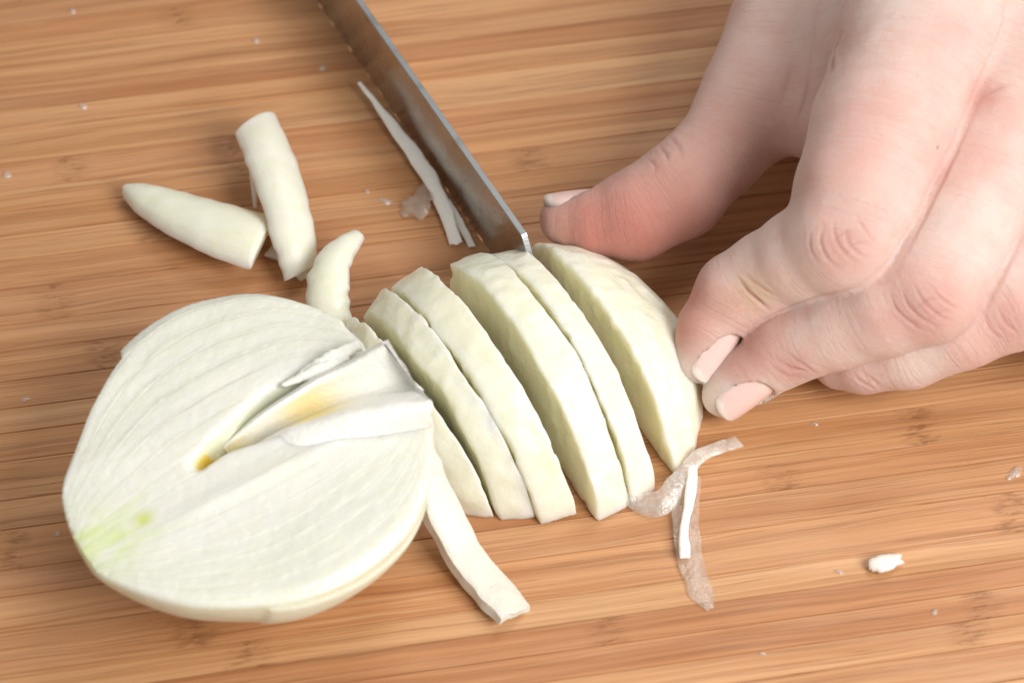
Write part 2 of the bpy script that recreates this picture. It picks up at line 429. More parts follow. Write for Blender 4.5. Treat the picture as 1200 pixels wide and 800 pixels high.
def half_sdf(p):
    a, r, z = p[:, 0], p[:, 1], p[:, 2]
    # small dents, missing outer layer near the root on the far side
    lim = np.where((r > 0) & (a < -0.85 - 0.2 * z), 0.955, 1.0) * (1 + 0.012 * vnoise(p * 0.9, 2))
    zs = z * 1.18; rad = np.sqrt(r * r + zs ** 2)
    R = prof2(a, r, zs) * lim
    d = (rad - R) * 0.7
    d = np.maximum(d, np.maximum(-a - 3.2, a - 2.62 - 0.07 * vnoise(p * np.array([1, 5, 3]), 5)))
    # peel step low on the near side
    st = smooth(a, -1.3, -1.2) * smooth(-r, 1.9, 2.0) * smooth(-z, 0.16 + 0.1 * (a + 1.3), 0.2 + 0.1 * (a + 1.3))
    d = d - 0.035 * st
    # the cut face: uneven, stepped from layer to layer, sunk along the core
    L = np.clip(np.abs(r) / prof(a, r), 0, 1.3)
    fr = (L * 8.5 + 0.25 * vnoise(p * 1.3, 7)) % 1.0
    top = 0.02 * (fr - 0.5) * smooth(L, 0.15, 0.5) + 0.03 * vnoise(p * np.array([0.8, 1.6, 1]), 9) + 0.006 * vnoise(p * 9, 4)
    top = top - 0.10 * smooth(L, 0.93, 1.02)
    g0 = np.interp(a, TROUGH[:, 0], TROUGH[:, 1])
    gw = np.exp(-((r - g0) / (0.13 + 0.25 * smooth(a, -0.8, 1.0))) ** 4)
    top = top - 0.68 * gw * smooth(a, -1.08, -0.5)
    top = top + 0.05 * np.exp(-((r + 0.35 + 0.05 * a) / 0.16) ** 2) * smooth(a, -2.2, -1.0)
    d = np.maximum(d, (z - top) * 0.85)
    return d
HM = np.array(Matrix.Rotation(half_rot, 3, 'Z'))
def to_half(p): return (np.asarray(p) - half_c) @ HM     # inverse rotation of row vectors
TROUGH = np.array([to_half(C(q[0], q[1], q[2] - 0.33))[:2] for q in [(232, 548, 2.8), (262, 532, 2.6), (288, 522, 2.5), (328, 498, 2.5), (388, 472, 2.5), (442, 456, 2.7), (490, 443, 2.9)]])
V, F = surface_nets(half_sdf, (-3.4, -3.2, -2.9), (3.0, 3.8, 0.35), 0.042)
a, r, z = V.T
L = np.abs(r) / prof(a, r)
onface = smooth(z, -0.16, -0.06)
col = np.tile(np.array([0.745, 0.755, 0.69]), (len(V), 1))
def paint(col, c, m):
    m = np.clip(m, 0, 1)[:, None]; return col * (1 - m) + np.array(c) * m
col = paint(col, (0.79, 0.81, 0.66), (1 - onface) * 0.85)
nz = vnoise(V * 2.5, 11); nz2 = vnoise(V * np.array([3, 9, 3]), 12)
col = paint(col, (0.785, 0.785, 0.74), onface * smooth(L, 0.62, 0.3) * 0.8)
gn = smooth(a, -1.75, -2.95) * np.exp(-(r / 0.55) ** 2) * (0.55 + 0.7 * nz2)
col = paint(col, (0.62, 0.74, 0.30), gn * onface * 0.9)
gb = np.exp(-(((a + 2.1) / 0.16) ** 2 + ((r - 0.02) / 0.13) ** 2))
col = paint(col, (0.60, 0.66, 0.16), gb * 0.9)
ray = np.exp(-((np.abs(r - 0.05) - 0.18 - 0.22 * (a + 2.9)) / 0.07) ** 2) * smooth(a, -1.0, -2.2)
col = paint(col, (0.70, 0.80, 0.42), ray * onface * 0.6 * (0.6 + 0.5 * nz))
yc = smooth(-z, 0.08, 0.26) * np.exp(-((a + 0.62) / 0.42) ** 2) * (np.abs(r) < 0.7)
col = paint(col, (0.84, 0.66, 0.12), yc * 0.95)
fk = to_half(C(462, 498, ZF)); col = paint(col, (0.05, 0.035, 0.03), np.exp(-((V[:, 0] - fk[0]) ** 2 + (V[:, 1] - fk[1]) ** 2) / 0.035 ** 2) * onface)
half = mesh('onion_half', V, F, M_FACE, attrs={'col': col, 'lay': np.clip(L, 0, 1.2)}, loc=half_c, rot=(0, 0, half_rot))
tag(half, 'half of a peeled white onion lying with its cut face up', 'onion')

# sweeping a section along a path ------------------------------------------------
def sweep(path, sec, up=(0, 0, 1), n=70, ncap=True):
    """path rows (x,y,z); sec(s, m) -> (k,2) closed section in (side, up) at parameter s"""
    P = spline(path, n); V = []
    T = np.gradient(P, axis=0); T /= np.linalg.norm(T, axis=1)[:, None]
    ups = np.array(up, float) if np.ndim(up) == 2 else np.tile(np.array(up, float), (2, 1))
    ups = spline(ups, n)
    for i in range(n):
        sd = nrm(np.cross(T[i], ups[i])); u = np.cross(sd, T[i])
        q = sec(i / (n - 1))
        V.append(P[i] + q[:, :1] * sd + q[:, 1:2] * u + (q[:, 2:3] * T[i] if q.shape[1] > 2 else 0))
    k = len(V[0]); V = np.concatenate(V)
    F = [(i * k + j, i * k + (j + 1) % k, (i + 1) * k + (j + 1) % k, (i + 1) * k + j) for i in range(n - 1) for j in range(k)]
    V = np.vstack([V, V[:k].mean(0), V[-k:].mean(0)])
    c0, c1 = len(V) - 2, len(V) - 1
    F += [(c0, (j + 1) % k, j) for j in range(k)] + [(c1, (n - 1) * k + j, (n - 1) * k + (j + 1) % k) for j in range(k)]
    return V, F
def slab(w, th, bow, m=11, rag=0.0, seed=0, s=0.0, skew=0.0):
    """closed section of a bowed slab: half width w, thickness th, rise bow"""
    x = np.linspace(-1, 1, m); arch = bow * (1 - x ** 2)
    rr = 1 + rag * vnoise(np.stack([np.full(2, s * 14.0), np.array([0., 9.]), np.full(2, 1.)], 1), seed)
    xx = np.where(x < 0, x * rr[0], x * rr[1]) * w
    top = np.stack([xx * 0.97 + skew * th, arch + th / 2 * (1 - 0.25 * x ** 8)], 1)
    bot = np.stack([xx[::-1] - skew * th, arch[::-1] - th / 2 * (1 - 0.25 * x[::-1] ** 8)], 1)
    return np.vstack([top, bot])
def cols(n, c): return np.tile(np.array(c, float), (n, 1))

# the torn inner leaf standing out of the core: a gutter open upwards, near lip rolled over
LF = 40; LK = 30
def lip(rows): return spline([to_half(C(x_, y_, z_ - 0.33)) for x_, y_, z_ in rows], LF)
far_o = lip([(258, 524, 2.45), (306, 482, 2.88), (368, 442, 3.05), (418, 417, 3.30), (448, 398, 3.55)])
far_l = lip([(260, 524, 2.55), (310, 485, 3.00), (368, 449, 3.22), (418, 424, 3.48), (446, 403, 3.80)])
mid_f = lip([(266, 530, 2.40), (318, 497, 2.62), (378, 464, 2.80), (430, 443, 3.05), (470, 424, 3.30)])
floor_ = lip([(272, 534, 2.33), (328, 504, 2.40), (388, 477, 2.54), (442, 460, 2.74), (490, 447, 2.95)])
near_i = lip([(276, 534, 2.45), (338, 501, 2.84), (396, 480, 3.02), (450, 466, 3.16), (503, 462, 3.28)])
near_l = lip([(280, 535, 2.58), (342, 503, 3.02), (400, 487, 3.24), (452, 476, 3.36), (507, 470, 3.44)])
near_o = lip([(284, 540, 2.55), (348, 522, 2.96), (404, 505, 3.12), (452, 493, 3.24), (505, 484, 3.32)])
near_b = lip([(288, 546, 2.40), (352, 544, 2.66), (406, 532, 2.70), (454, 520, 2.74), (494, 506, 2.80)])
V = []
for i in range(LF):
    top = spline([far_o[i], far_l[i], mid_f[i], floor_[i], near_i[i], near_l[i], near_o[i], near_b[i]], LK)
    und = spline([near_b[i] + [0, 0, -0.10], near_i[i] + [0, 0, -0.22], floor_[i] + [0, 0, -0.14], mid_f[i] + [0, 0.06, -0.14], far_o[i] + [0, 0, -0.06]], LK)
    V.append(np.vstack([top, und]))
k = LK * 2; V = np.concatenate(V); V = np.vstack([V, V[:k].mean(0), V[-k:].mean(0)])
F = [(i * k + j, (i + 1) * k + j, (i + 1) * k + (j + 1) % k, i * k + (j + 1) % k) for i in range(LF - 1) for j in range(k)]
F += [(len(V) - 2, j, (j + 1) % k) for j in range(k)] + [(len(V) - 1, (LF - 1) * k + (j + 1) % k, (LF - 1) * k + j) for j in range(k)]
lastpull = np.concatenate([np.linspace(0, 1, LF).repeat(k), [0, 1]])
ax_n = nrm(near_l[-1] - near_l[-6])
V = V + np.array([[0, 0, 1]]) * (0.025 * vnoise(V * 2.2, 31))[:, None] + ax_n * (0.16 * vnoise(V * np.array([1, 3, 3]), 32) * smooth(lastpull, 0.85, 1.0))[:, None]
cc = cols(len(V), (0.90, 0.895, 0.86))
inner = np.zeros(len(V)); ids = np.arange(len(V) - 2) % k; inner[:-2] = (ids > 5) & (ids < 18)
yel = np.exp(-((lastpull - 0.42) / 0.13) ** 2) * inner + np.exp(-((lastpull - 0.0) / 0.12) ** 2) * inner * 0.8
cc = paint(cc, (0.87, 0.70, 0.20), yel * 0.6)
leaf = mesh('inner_leaf', V, F, M_WHITE, half, {'col': cc})
leaf['label'] = 'torn white inner leaf curling up out of the core'
# thin layer tips poking out at the cut neck
for px, tip, z0, w in [((352, 437), (421, 404), 2.70, 0.12), ((330, 452), (408, 418), 2.66, 0.10)]:
    a0 = to_half(C(*px, z0 - 0.03)); a1 = to_half(C(*tip, z0 + 0.12)); mid = (a0 + a1) / 2 + np.array([0, -0.04, 0.05])
    V, F = sweep([a0, mid, a1], lambda s: slab(w * (0.35 + 0.65 * math.sin(min(1, s * 1.1) * 2.4)), 0.06, 0.03, rag=0.25, seed=3, s=s), up=(0, -0.35, 1), n=30)
    mesh('layer_tip', V, F, M_WHITE, half, {'col': cols(len(V), (0.88, 0.88, 0.83))})

# ------------------------------------------------------------------ sliced half, cut face down
O = C(611, 478, 0)
ax = C(805, 545, 0) - C(628, 310, 0); srot = math.atan2(ax[1], ax[0])
A_, R_, HZ = 2.85, 2.75, 2.15
def make_slice(v0, v1, shift, yaw, lean, label, seed, ucut=-2.25, hz=1.0, along=0.0, edge=0.025):
    # local frame: x along the onion's axis towards the picture's bottom right, y across the slices (negative = towards the hand)
    vm = (v0 + v1) / 2
    def qf(u, v, z):
        zz = np.maximum(z, 0.0) / (HZ * hz)
        return np.where(u < 0, np.sqrt((np.abs(u) / A_) ** 2.3 + (v / R_) ** 2 + zz ** 2 + 1e-6),
                        (np.abs(np.maximum(u, 0) / 2.95) ** 2.1 + np.abs(v / R_) ** 2 + zz ** (2 - 0.45 * smooth(u, 0.3, 2.4)) + 1e-6) ** 0.5)
    def f(p):
        u, v, z = p[:, 0], p[:, 1] + vm, p[:, 2]
        q = qf(u, v, z)
        d = (q - 1) * 1.75
        nzv = 0.04 * vnoise(p * np.array([0.7, 1.3, 1.3]), seed) + 0.016 * vnoise(p * np.array([1.5, 3.5, 3.5]), seed + 2) + 0.018 * vnoise(p * np.array([6, 4, 4]), seed + 3)
        d = d + nzv * 0.8
        wv = 0.04 * vnoise(p * np.array([1.2, 0.5, 1.0]), seed + 5) + 0.022 * vnoise(p * np.array([6, 2, 3]), seed + 8)
        b = np.maximum(v0 - v + wv, v - v1 + wv)
        d = -smin(-d, -b, edge)
        end = ucut + 0.16 * vnoise(p * np.array([0.5, 3.5, 2.2]), seed + 1) - 0.12 * (z - 0.6)
        d = np.maximum(d, end - u)
        return np.maximum(d, -z + 0.0)
    vv0, vv1 = max(v0, -R_ - 0.1) - vm - 0.15, min(v1, R_ + 0.1) - vm + 0.15
    V, F = surface_nets(f, (-2.95, vv0, -0.12), (3.15, vv1, HZ * hz + 0.25), 0.036)
    col = cols(len(V), (0.84, 0.82, 0.64))  # cut flesh yellower, with the gaps' shaded yellow put into the colour
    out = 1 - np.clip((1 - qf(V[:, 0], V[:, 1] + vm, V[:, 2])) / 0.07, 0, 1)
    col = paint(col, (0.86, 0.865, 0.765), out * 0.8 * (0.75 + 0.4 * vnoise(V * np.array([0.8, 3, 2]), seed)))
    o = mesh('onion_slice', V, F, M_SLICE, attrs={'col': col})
    n = np.array([-math.sin(srot), math.cos(srot), 0]); e = np.array([math.cos(srot), math.sin(srot), 0])
    o.location = Vector(O + n * (vm + shift) + e * along) * S
    o.rotation_euler = (Matrix.Rotation(srot + math.radians(yaw), 3, 'Z') @ Matrix.Rotation(math.radians(lean), 3, 'X')).to_euler()
    # let a leaning slice stand on the board
    if abs(lean) > 0.1:
        mz = min((o.rotation_euler.to_matrix() @ Vector(v))[2] for v in V[:: max(1, len(V) // 4000)])
        o.location.z = -mz * S + 0.0001
    return tag(o, label, 'onion slice', 'slices of the cut onion')
# y grows towards the hand for this axis direction (the axis points right-down, its left normal points right-up)
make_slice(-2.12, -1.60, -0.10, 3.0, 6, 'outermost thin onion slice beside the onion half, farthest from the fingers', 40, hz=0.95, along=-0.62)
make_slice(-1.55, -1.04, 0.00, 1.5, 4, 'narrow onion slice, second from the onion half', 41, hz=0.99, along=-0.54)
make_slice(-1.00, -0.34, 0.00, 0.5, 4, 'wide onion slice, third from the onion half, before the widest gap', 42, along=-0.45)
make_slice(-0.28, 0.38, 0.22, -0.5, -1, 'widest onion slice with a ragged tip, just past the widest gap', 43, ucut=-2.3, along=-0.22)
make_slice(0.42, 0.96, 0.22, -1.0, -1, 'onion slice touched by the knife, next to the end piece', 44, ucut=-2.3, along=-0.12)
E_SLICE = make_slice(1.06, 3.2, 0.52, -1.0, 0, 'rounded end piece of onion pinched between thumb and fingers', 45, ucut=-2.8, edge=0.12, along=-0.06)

# ------------------------------------------------------------------ knife
BH = 1.93; kz_s = 1.915
s0, s1 = C(421, 0, kz_s), C(619, 281, kz_s)
kd = nrm(s1 - s0)
hv = np.array([0.0, 0, 1]); kn = np.cross(kd, hv)
tip = s1 - hv * BH + kd * 0.45
def blade():
    Lb = 17.0; n = 420; V = []; F = []; k = 8
    for i in range(n):
        s = i / (n - 1) * Lb                       # distance back from the tip
        top = BH * min(1.0, (s / 0.6) ** 0.42 if s > 0 else 0.0)
        top = max(top, 0.05)
        ser = 0.05 * abs(math.sin(s * math.pi / 0.42)) + 0.02 * math.sin(s * 9.1) + 0.012 * math.sin(s * 23)
        ser = ser * 0.45
        bev = min(0.16, top * 0.5); th = 0.062
        lo = min(ser, top * 0.4)
        sec = [(th * 0.02, lo), (th * 0.10, bev + lo * 0.4), (th, top - 0.02), (th * 0.8, top), (-th * 0.8, top), (-th, top - 0.02), (-th * 0.10, bev + lo * 0.4), (-th * 0.02, lo)]
        for x, h in sec: V.append(tip - kd * s + kn * x + hv * h)
        if i:
            for j in range(k):
                F.append(((i - 1) * k + j, (i - 1) * k + (j + 1) % k, i * k + (j + 1) % k, i * k + j))
    F += [tuple(range(k))[::-1], tuple((n - 1) * k + j for j in range(k))]
    return np.array(V), F
knife = bpy.data.objects.new('knife', None); scene.collection.objects.link(knife); knife.location = Vector(tip) * S
tag(knife, 'steel knife with serrated edge, its tip in the sliced onion', 'knife')
V, F = blade(); bl = mesh('blade', V - tip, F, M_BLADE, knife, flat=True)
bl.data.materials.append(M_SPINE)
for i, pl in enumerate(bl.data.polygons):
    j = i % 8
    if j in (2, 3, 4): pl.material_index = 1
    pl.use_smooth = False
M_HAND = mat_plain('black_plastic', (0.03, 0.03, 0.032), 0.4)
hp = [-kd * 16.2 + hv * (BH * 0.55), -kd * 20 + hv * (BH * 0.58), -kd * 24 + hv * (BH * 0.5), -kd * 27.5 + hv * (BH * 0.42)]
def hsec(s):
    a = np.linspace(0, 2 * math.pi, 20, endpoint=False)
    g = 0.85 + 0.2 * math.sin(s * 6.0) * (s > 0.1); g *= min(1, 0.6 + s * 6) * min(1, 0.5 + (1 - s) * 8)
    return np.stack([0.75 * g * np.cos(a), 1.15 * g * np.sin(a)], 1)
V, F = sweep(hp, hsec, up=hv, n=40); mesh('handle', V, F, M_HAND, knife)

# ------------------------------------------------------------------ loose pieces on the board
def petal(name, path, wfun, th, bow, up, mat, label, cat, rag=0.06, seed=0, col=(0.80, 0.81, 0.68), n=60, skew=0.0, parent=None, rough=0.012, es=(0, 0)):
    def sc(s):
        q = slab(wfun(s), th * (0.55 + 0.45 * min(1, min(s, 1 - s) * 8 + 0.2)), bow * wfun(s), rag=rag, seed=seed, s=s, skew=skew)
        jag = rag * 0.6 * vnoise(np.stack([q[:, 0] * 9, q[:, 1] * 3, np.full(len(q), float(s > 0.5))], 1), seed)
        return np.hstack([q, (q[:, :1] * (es[0] * (1 - s) ** 3 + es[1] * s ** 3) + jag[:, None] * (abs(s - 0.5) * 2) ** 6)])
    V, F = sweep(path, sc, up=up, n=n)
    V = V + rough * np.stack([vnoise(V * 4, seed + q) for q in (1, 2, 3)], 1)
    if parent is None: V[:, 2] = np.maximum(V[:, 2], 0.005)
    base = V.mean(0); base[2] = 0 if parent is None else base[2]
    cc = cols(len(V), col) * (1 + 0.03 * vnoise(V * 2, seed)[:, None])
    o = mesh(name, V - base, F, mat, parent, {'col': cc}); o.location = Vector(base) * S
    o.data.set_sharp_from_angle(angle=math.radians(48))
    if label: tag(o, label, cat)
    return o
petal('onion_petal', [C(146, 222, 0.25), C(185, 240, 0.32), (C(240, 262, 0.4)), C(290, 280, 0.42), C(312, 287, 0.4)],
      lambda s: 0.06 + 0.66 * (math.sin(min(1.0, s * 1.15) * math.pi * 0.52) ** 0.75), 0.26, 0.42, (0.10, 0.25, 1), M_PETAL,
      'smooth pointed onion petal lying flat behind the onion half', 'onion piece', seed=51, rag=0.03)
petal('onion_petal', [C(300, 145, 0.9), C(318, 190, 1.0), C(334, 240, 0.9), C(346, 285, 0.6), C(352, 318, 0.3)],
      lambda s: 0.41 + 0.04 * math.sin(s * 3.1) - 0.12 * (s - 0.5), 0.15, 0.42, [(0.4, -0.35, 1), (0.5, -0.3, 1), (0.55, -0.3, 1)], M_PETAL,
      'long curved onion strip standing beside the smooth pointed petal', 'onion piece', seed=55, es=(0.55, 0.4))
petal('onion_petal', [C(418, 276, 0.7), C(395, 300, 0.85), C(384, 330, 0.8), C(386, 365, 0.55), C(398, 400, 0.3)],
      lambda s: 0.14 + 0.24 * math.sin(min(1, s * 1.3) * 1.9), 0.22, 0.35, [(-0.3, -0.3, 1), (-0.2, -0.3, 1), (0, -0.3, 1)], M_PETAL,
      'short crooked onion strip wedged between the onion half and the slices', 'onion piece', seed=59, rag=0.12)
petal('onion_sliver', [C(296, 190, 0.5), C(297, 215, 0.3), C(299, 244, 0.06)], lambda s: 0.07 * (1 - 0.7 * s) + 0.01, 0.06, 0.1, (0, -0.4, 1), M_PETAL,
      'tiny pointed sliver hanging from the long curved onion strip', 'onion piece', seed=60, n=24)
petal('onion_sliver', [C(318, 290, 0.1), C(340, 300, 0.12), C(362, 325, 0.1)], lambda s: 0.22 - 0.06 * s, 0.12, 0.1, (0, -0.1, 1), M_PETAL,
      'small pale scrap under the foot of the long curved strip', 'onion piece', seed=61, n=24)
petal('onion_strip', [C(487, 492, 2.0), C(497, 545, 1.4), C(520, 606, 0.75), C(556, 668, 0.24), C(603, 720, 0.16)],
      lambda s: 0.27 + 0.07 * s, 0.30, 0.05, [(0.55, -0.2, 1), (0.35, -0.25, 1), (0.35, 0.1, 1)], M_WHITE,
      'white speckled onion strip hanging from the onion half down to the board', 'onion piece', seed=63, rag=0.10, col=(0.71, 0.70, 0.64), rough=0.035)
petal('onion_shaving', [C(422, 98, 0.35), C(455, 140, 0.3), C(488, 185, 0.25), C(515, 230, 0.22), C(535, 285, 0.12)],
      lambda s: 0.03 + 0.085 * math.sin(s * 2.6) + 0.03 * s, 0.06, 0.2, [(-0.5, -0.3, 1), (-0.5, -0.3, 1)], M_WHITE,
      'thin white onion shaving lying along the serrated knife edge', 'onion piece', seed=65, rag=0.25, col=(0.92, 0.91, 0.88))
petal('onion_shaving', [C(522, 236, 0.2), C(536, 258, 0.12), C(553, 288, 0.06)], lambda s: 0.09 - 0.03 * s, 0.05, 0.1, (-0.3, -0.3, 1), M_WHITE,
      'short white shred branching off beside the knife edge', 'onion piece', seed=66, rag=0.2, n=24, col=(0.92, 0.91, 0.88))
petal('skin_scrap', [C(478, 255, 0.06), C(492, 235, 0.2), C(500, 212, 0.12)], lambda s: 0.20 + 0.08 * math.sin(s * 5), 0.025, 0.25, (-0.2, -0.2, 1), M_FILM,
      'crumpled translucent onion skin scrap behind the white shaving', 'onion piece', seed=67, rag=0.3, n=30, rough=0.05)
# films by the end piece
petal('onion_film', [C(727, 568, 0.30), C(748, 588, 0.12), C(775, 588, 0.2), C(798, 562, 0.28), C(806, 545, 0.3)],
      lambda s: 0.10 + 0.12 * math.sin(s * 3.14), 0.035, 0.25, [(0, -0.5, 1), (0.2, -0.6, 1)], mat_film('clear_film', 0.34, (0.9, 0.88, 0.82, 1)),
      'clear curled onion film looped under the tips of the slices', 'onion piece', seed=70, rag=0.08, n=40)
petal('onion_film', [C(806, 548, 0.22), C(820, 534, 0.28), C(842, 524, 0.25), C(866, 517, 0.12)],
      lambda s: 0.13 - 0.02 * s, 0.05, 0.2, (0, -0.2, 1), mat_film('white_film', 0.55, (0.9, 0.87, 0.82, 1)),
      'pale bent film end sticking out towards the middle fingertip', 'onion piece', seed=71, rag=0.06, n=30)
petal('onion_film', [C(806, 556, 0.1), C(803, 600, 0.1), C(808, 650, 0.05), C(820, 690, 0.03), C(832, 714, 0.02)],
      lambda s: 0.24 - 0.04 * s - 0.14 * max(0, s - 0.8) * 5, 0.018, 0.12, (0.1, 0, 1), M_FILM,
      'long see-through onion film lying across the strips below the slices', 'onion piece', seed=72, rag=0.12, n=50)
petal('onion_shred', [C(812, 545, 0.3), C(807, 590, 0.26), C(801, 625, 0.2), C(803, 655, 0.16)], lambda s: 0.085 + 0.01 * math.sin(s * 9), 0.07, 0.2, (0, -0.1, 1), M_WHITE,
      'opaque white shred lying on the long see-through film', 'onion piece', seed=73, rag=0.1, n=40, col=(0.89, 0.88, 0.85))
petal('onion_crumb', [C(1015, 662, 0.1), C(1032, 660, 0.14), C(1054, 655, 0.1)], lambda s: 0.06 + 0.08 * math.sin(s * 2.9), 0.10, 0.3, (0, -0.2, 1), M_PETAL,
      'small white onion crumb alone on the bare board', 'onion piece', seed=74, rag=0.15, n=20, col=(0.88, 0.82, 0.70))
petal('onion_sliver', [C(500, 525, 0.12), C(512, 535, 0.14), C(524, 541, 0.1)], lambda s: 0.12 + 0.05 * s, 0.10, 0.1, (0, -0.1, 1), M_PETAL,
      'small scrap lying between the onion half and the first slice', 'onion piece', seed=75, n=16)
petal('onion_sliver', [C(812, 450, 0.5), C(818, 472, 0.25), C(820, 492, 0.06)], lambda s: 0.10 - 0.04 * s, 0.04, 0.1, (0, -0.4, 1), M_FILM,
      'thin film hanging below the index fingertip', 'onion piece', seed=76, n=20)
M_DROP = mat_film('wet_speck', 0.5, (0.9, 0.86, 0.8, 1))
rs = random.Random(5)
for (x, y, rr) in [(97, 125, .10), (8, 205, .11), (300, 48, .09), (378, 80, .08), (85, 14, .08), (1190, 553, .14), (1183, 560, .07), (983, 670, .07), (1095, 717, .07), (160, 680, .07), (68, 625, .06), (30, 468, .07), (955, 497, .06), (893, 766, .05), (452, 236, .12), (430, 225, .06)]:
    c = C(x, y, 0); nseg = 12; V = [(0, 0, 0.045)]; ph = rs.random() * 6
    for ring, (q, h) in enumerate([(0.55, 0.035), (0.9, 0.015), (1.0, 0.001)]):
        for j in range(nseg):
            a_ = j / nseg * 2 * math.pi; w_ = 1 + 0.3 * math.sin(2 * a_ + ph) + 0.15 * math.sin(3 * a_ + ph * 2)
            V.append((rr * q * w_ * math.cos(a_), rr * q * w_ * 0.7 * math.sin(a_), h))
    F = [(0, 1 + j, 1 + (j + 1) % nseg) for j in range(nseg)]
    for ring in (0, 1):
        F += [(1 + ring * nseg + j, 1 + (ring + 1) * nseg + j, 1 + (ring + 1) * nseg + (j + 1) % nseg, 1 + ring * nseg + (j + 1) % nseg) for j in range(nseg)]
    o = mesh('onion_speck', V, F, M_DROP, loc=c + np.array([0, 0, 0.004]))
    own = {(1190, 553): 'largest wet onion speck, a clear blob with a smaller one touching it', (1183, 560): 'small wet speck touching the largest clear blob',
           (983, 670): 'small wet speck close beside the lone white crumb', (452, 236): 'clear wet blob beside the crumpled skin scrap', (430, 225): 'tiny wet speck a little further from the crumpled skin scrap',
           (160, 680): 'tiny wet speck beside the root end of the onion half'}
    tag(o, own.get((x, y), 'tiny wet onion speck stuck alone to the bare bamboo'), 'onion speck', 'wet specks on the board')

# ------------------------------------------------------------------ the hand
#FINGER NODES: pixel x, pixel y, height z in cm, half width in pixels
FING = {
 'index':  [(1080, 40, 4.55, 90), (1035, 148, 4.15, 84), (1006, 225, 3.75, 75), (986, 277, 3.35, 68), (940, 300, 2.75, 55), (900, 320, 2.2, 49), (863, 345, 1.75, 49), (833, 388, 1.30, 40), (820, 414, 1.0, 31), (815, 423, 0.9, 26)],
 'middle': [(1218, 70, 4.1, 82), (1170, 170, 3.55, 72), (1123, 270, 3.15, 66), (1086, 342, 2.85, 62), (1040, 363, 2.5, 54), (985, 385, 1.95, 47), (915, 412, 1.30, 42), (880, 440, 0.95, 35), (856, 458, 0.7, 30), (848, 464, 0.62, 25)],
 'ring':   [(1315, 140, 3.6, 80), (1265, 230, 3.0, 68), (1222, 300, 2.6, 64), (1186, 350, 2.35, 60), (1125, 382, 1.95, 51), (1065, 410, 1.4, 45), (1012, 424, 1.0, 37), (985, 422, 0.8, 33), (962, 412, 0.65, 26)],
 'little': [(1400, 205, 3.2, 68), (1350, 290, 2.8, 56), (1300, 365, 2.3, 50), (1272, 385, 1.6, 44), (1245, 380, 1.1, 38), (1222, 368, 0.85, 33), (1207, 358, 0.7, 27)],
 'thumb':  [(975, -70, 2.6, 82), (918, 45, 2.1, 62), (882, 112, 1.85, 57), (842, 178, 1.6, 53), (795, 224, 1.42, 56), (744, 252, 1.25, 53), (697, 259, 1.12, 40), (667, 258, 1.04, 31), (659, 257, 1.02, 27)],
}
def node(n):
    p = C(*n[:3]); return p, n[3] / pxcm(p)
NODES = {k: [node(n) for n in v] for k, v in FING.items()}
MCP = {k: v[0] for k, v in NODES.items()}
wrist = np.array([11.6, 10.3, 4.6]); cmc = np.array([9.0, 9.6, 3.4])
PALM = [(MCP['index'], (wrist + np.array([-0.9, 0.5, 0.2]), 1.5)), (MCP['middle'], (wrist, 1.6)), (MCP['ring'], (wrist + np.array([0.8, -0.4, -0.2]), 1.5)),
        (MCP['little'], (wrist + np.array([1.4, -0.9, -0.4]), 1.3)), (MCP['thumb'], (cmc, 1.5)), ((cmc, 1.5), (wrist, 1.7)),
        ((wrist, 1.9), (wrist + np.array([1.0, 1.3, 0.4]), 1.85)),
        ((C(955, -30, 2.8), 1.0), (C(1085, -20, 4.2), 1.0)), ((C(912, 80, 2.1), 0.72), (C(1010, 105, 3.3), 0.65)), ((C(885, 135, 1.85), 0.55), (C(985, 165, 3.0), 0.42)), ((C(935, 30, 2.5), 0.70), (C(1055, 35, 4.0), 0.85))]
def cone(p, A, B):
    (a, ra), (b, rb) = A, B
    ab = b - a; t = np.clip(((p - a) @ ab) / ab.dot(ab), 0, 1)
    q = p - a - t[:, None] * ab
    return np.sqrt((q * q).sum(1)) - (ra + t * (rb - ra))
# nails: centre, axis towards the tip, outward normal, half width, half length
def nail_def(base_px, z, n_cam, axis_px, hw, hl, lift):
    c = C(*base_px, z); n = camv(*n_cam)
    p0 = C(*axis_px[0]); p1 = C(*axis_px[1]); t = nrm(p1 - p0)
    n = nrm(n - t * n.dot(t)); b = np.cross(n, t)
    return dict(c=c + n * lift, t=t, n=n, b=b, hw=hw, hl=hl)
NAILS = {
 'index': nail_def((826, 404), 1.10, (0.62, -0.42, 0.66), ((858, 352, 1.72), (815, 423, 0.9)), 0.42, 0.54, 0.515),
 'middle': nail_def((866, 451), 0.80, (0.38, -0.62, 0.68), ((912, 416, 1.28), (848, 464, 0.62)), 0.42, 0.52, 0.47),
 'thumb': nail_def((676, 256), 1.08, (-0.22, 0.93, -0.22), ((742, 249, 1.25), (652, 258, 1.0)), 0.46, 0.58, 0.52),
 'ring': nail_def((985, 422), 0.80, (0.35, -0.5, -0.8), ((1012, 424, 1.0), (962, 412, 0.65)), 0.42, 0.5, 0.42),
 'little': nail_def((1224, 368), 0.85, (0.35, -0.5, -0.8), ((1245, 380, 1.1), (1207, 358, 0.7)), 0.36, 0.42, 0.38),
}
NK = 0.55
def nail_coords(p, N):
    q = p - N['c']; return q @ N['b'], q @ N['t'], q @ N['n']
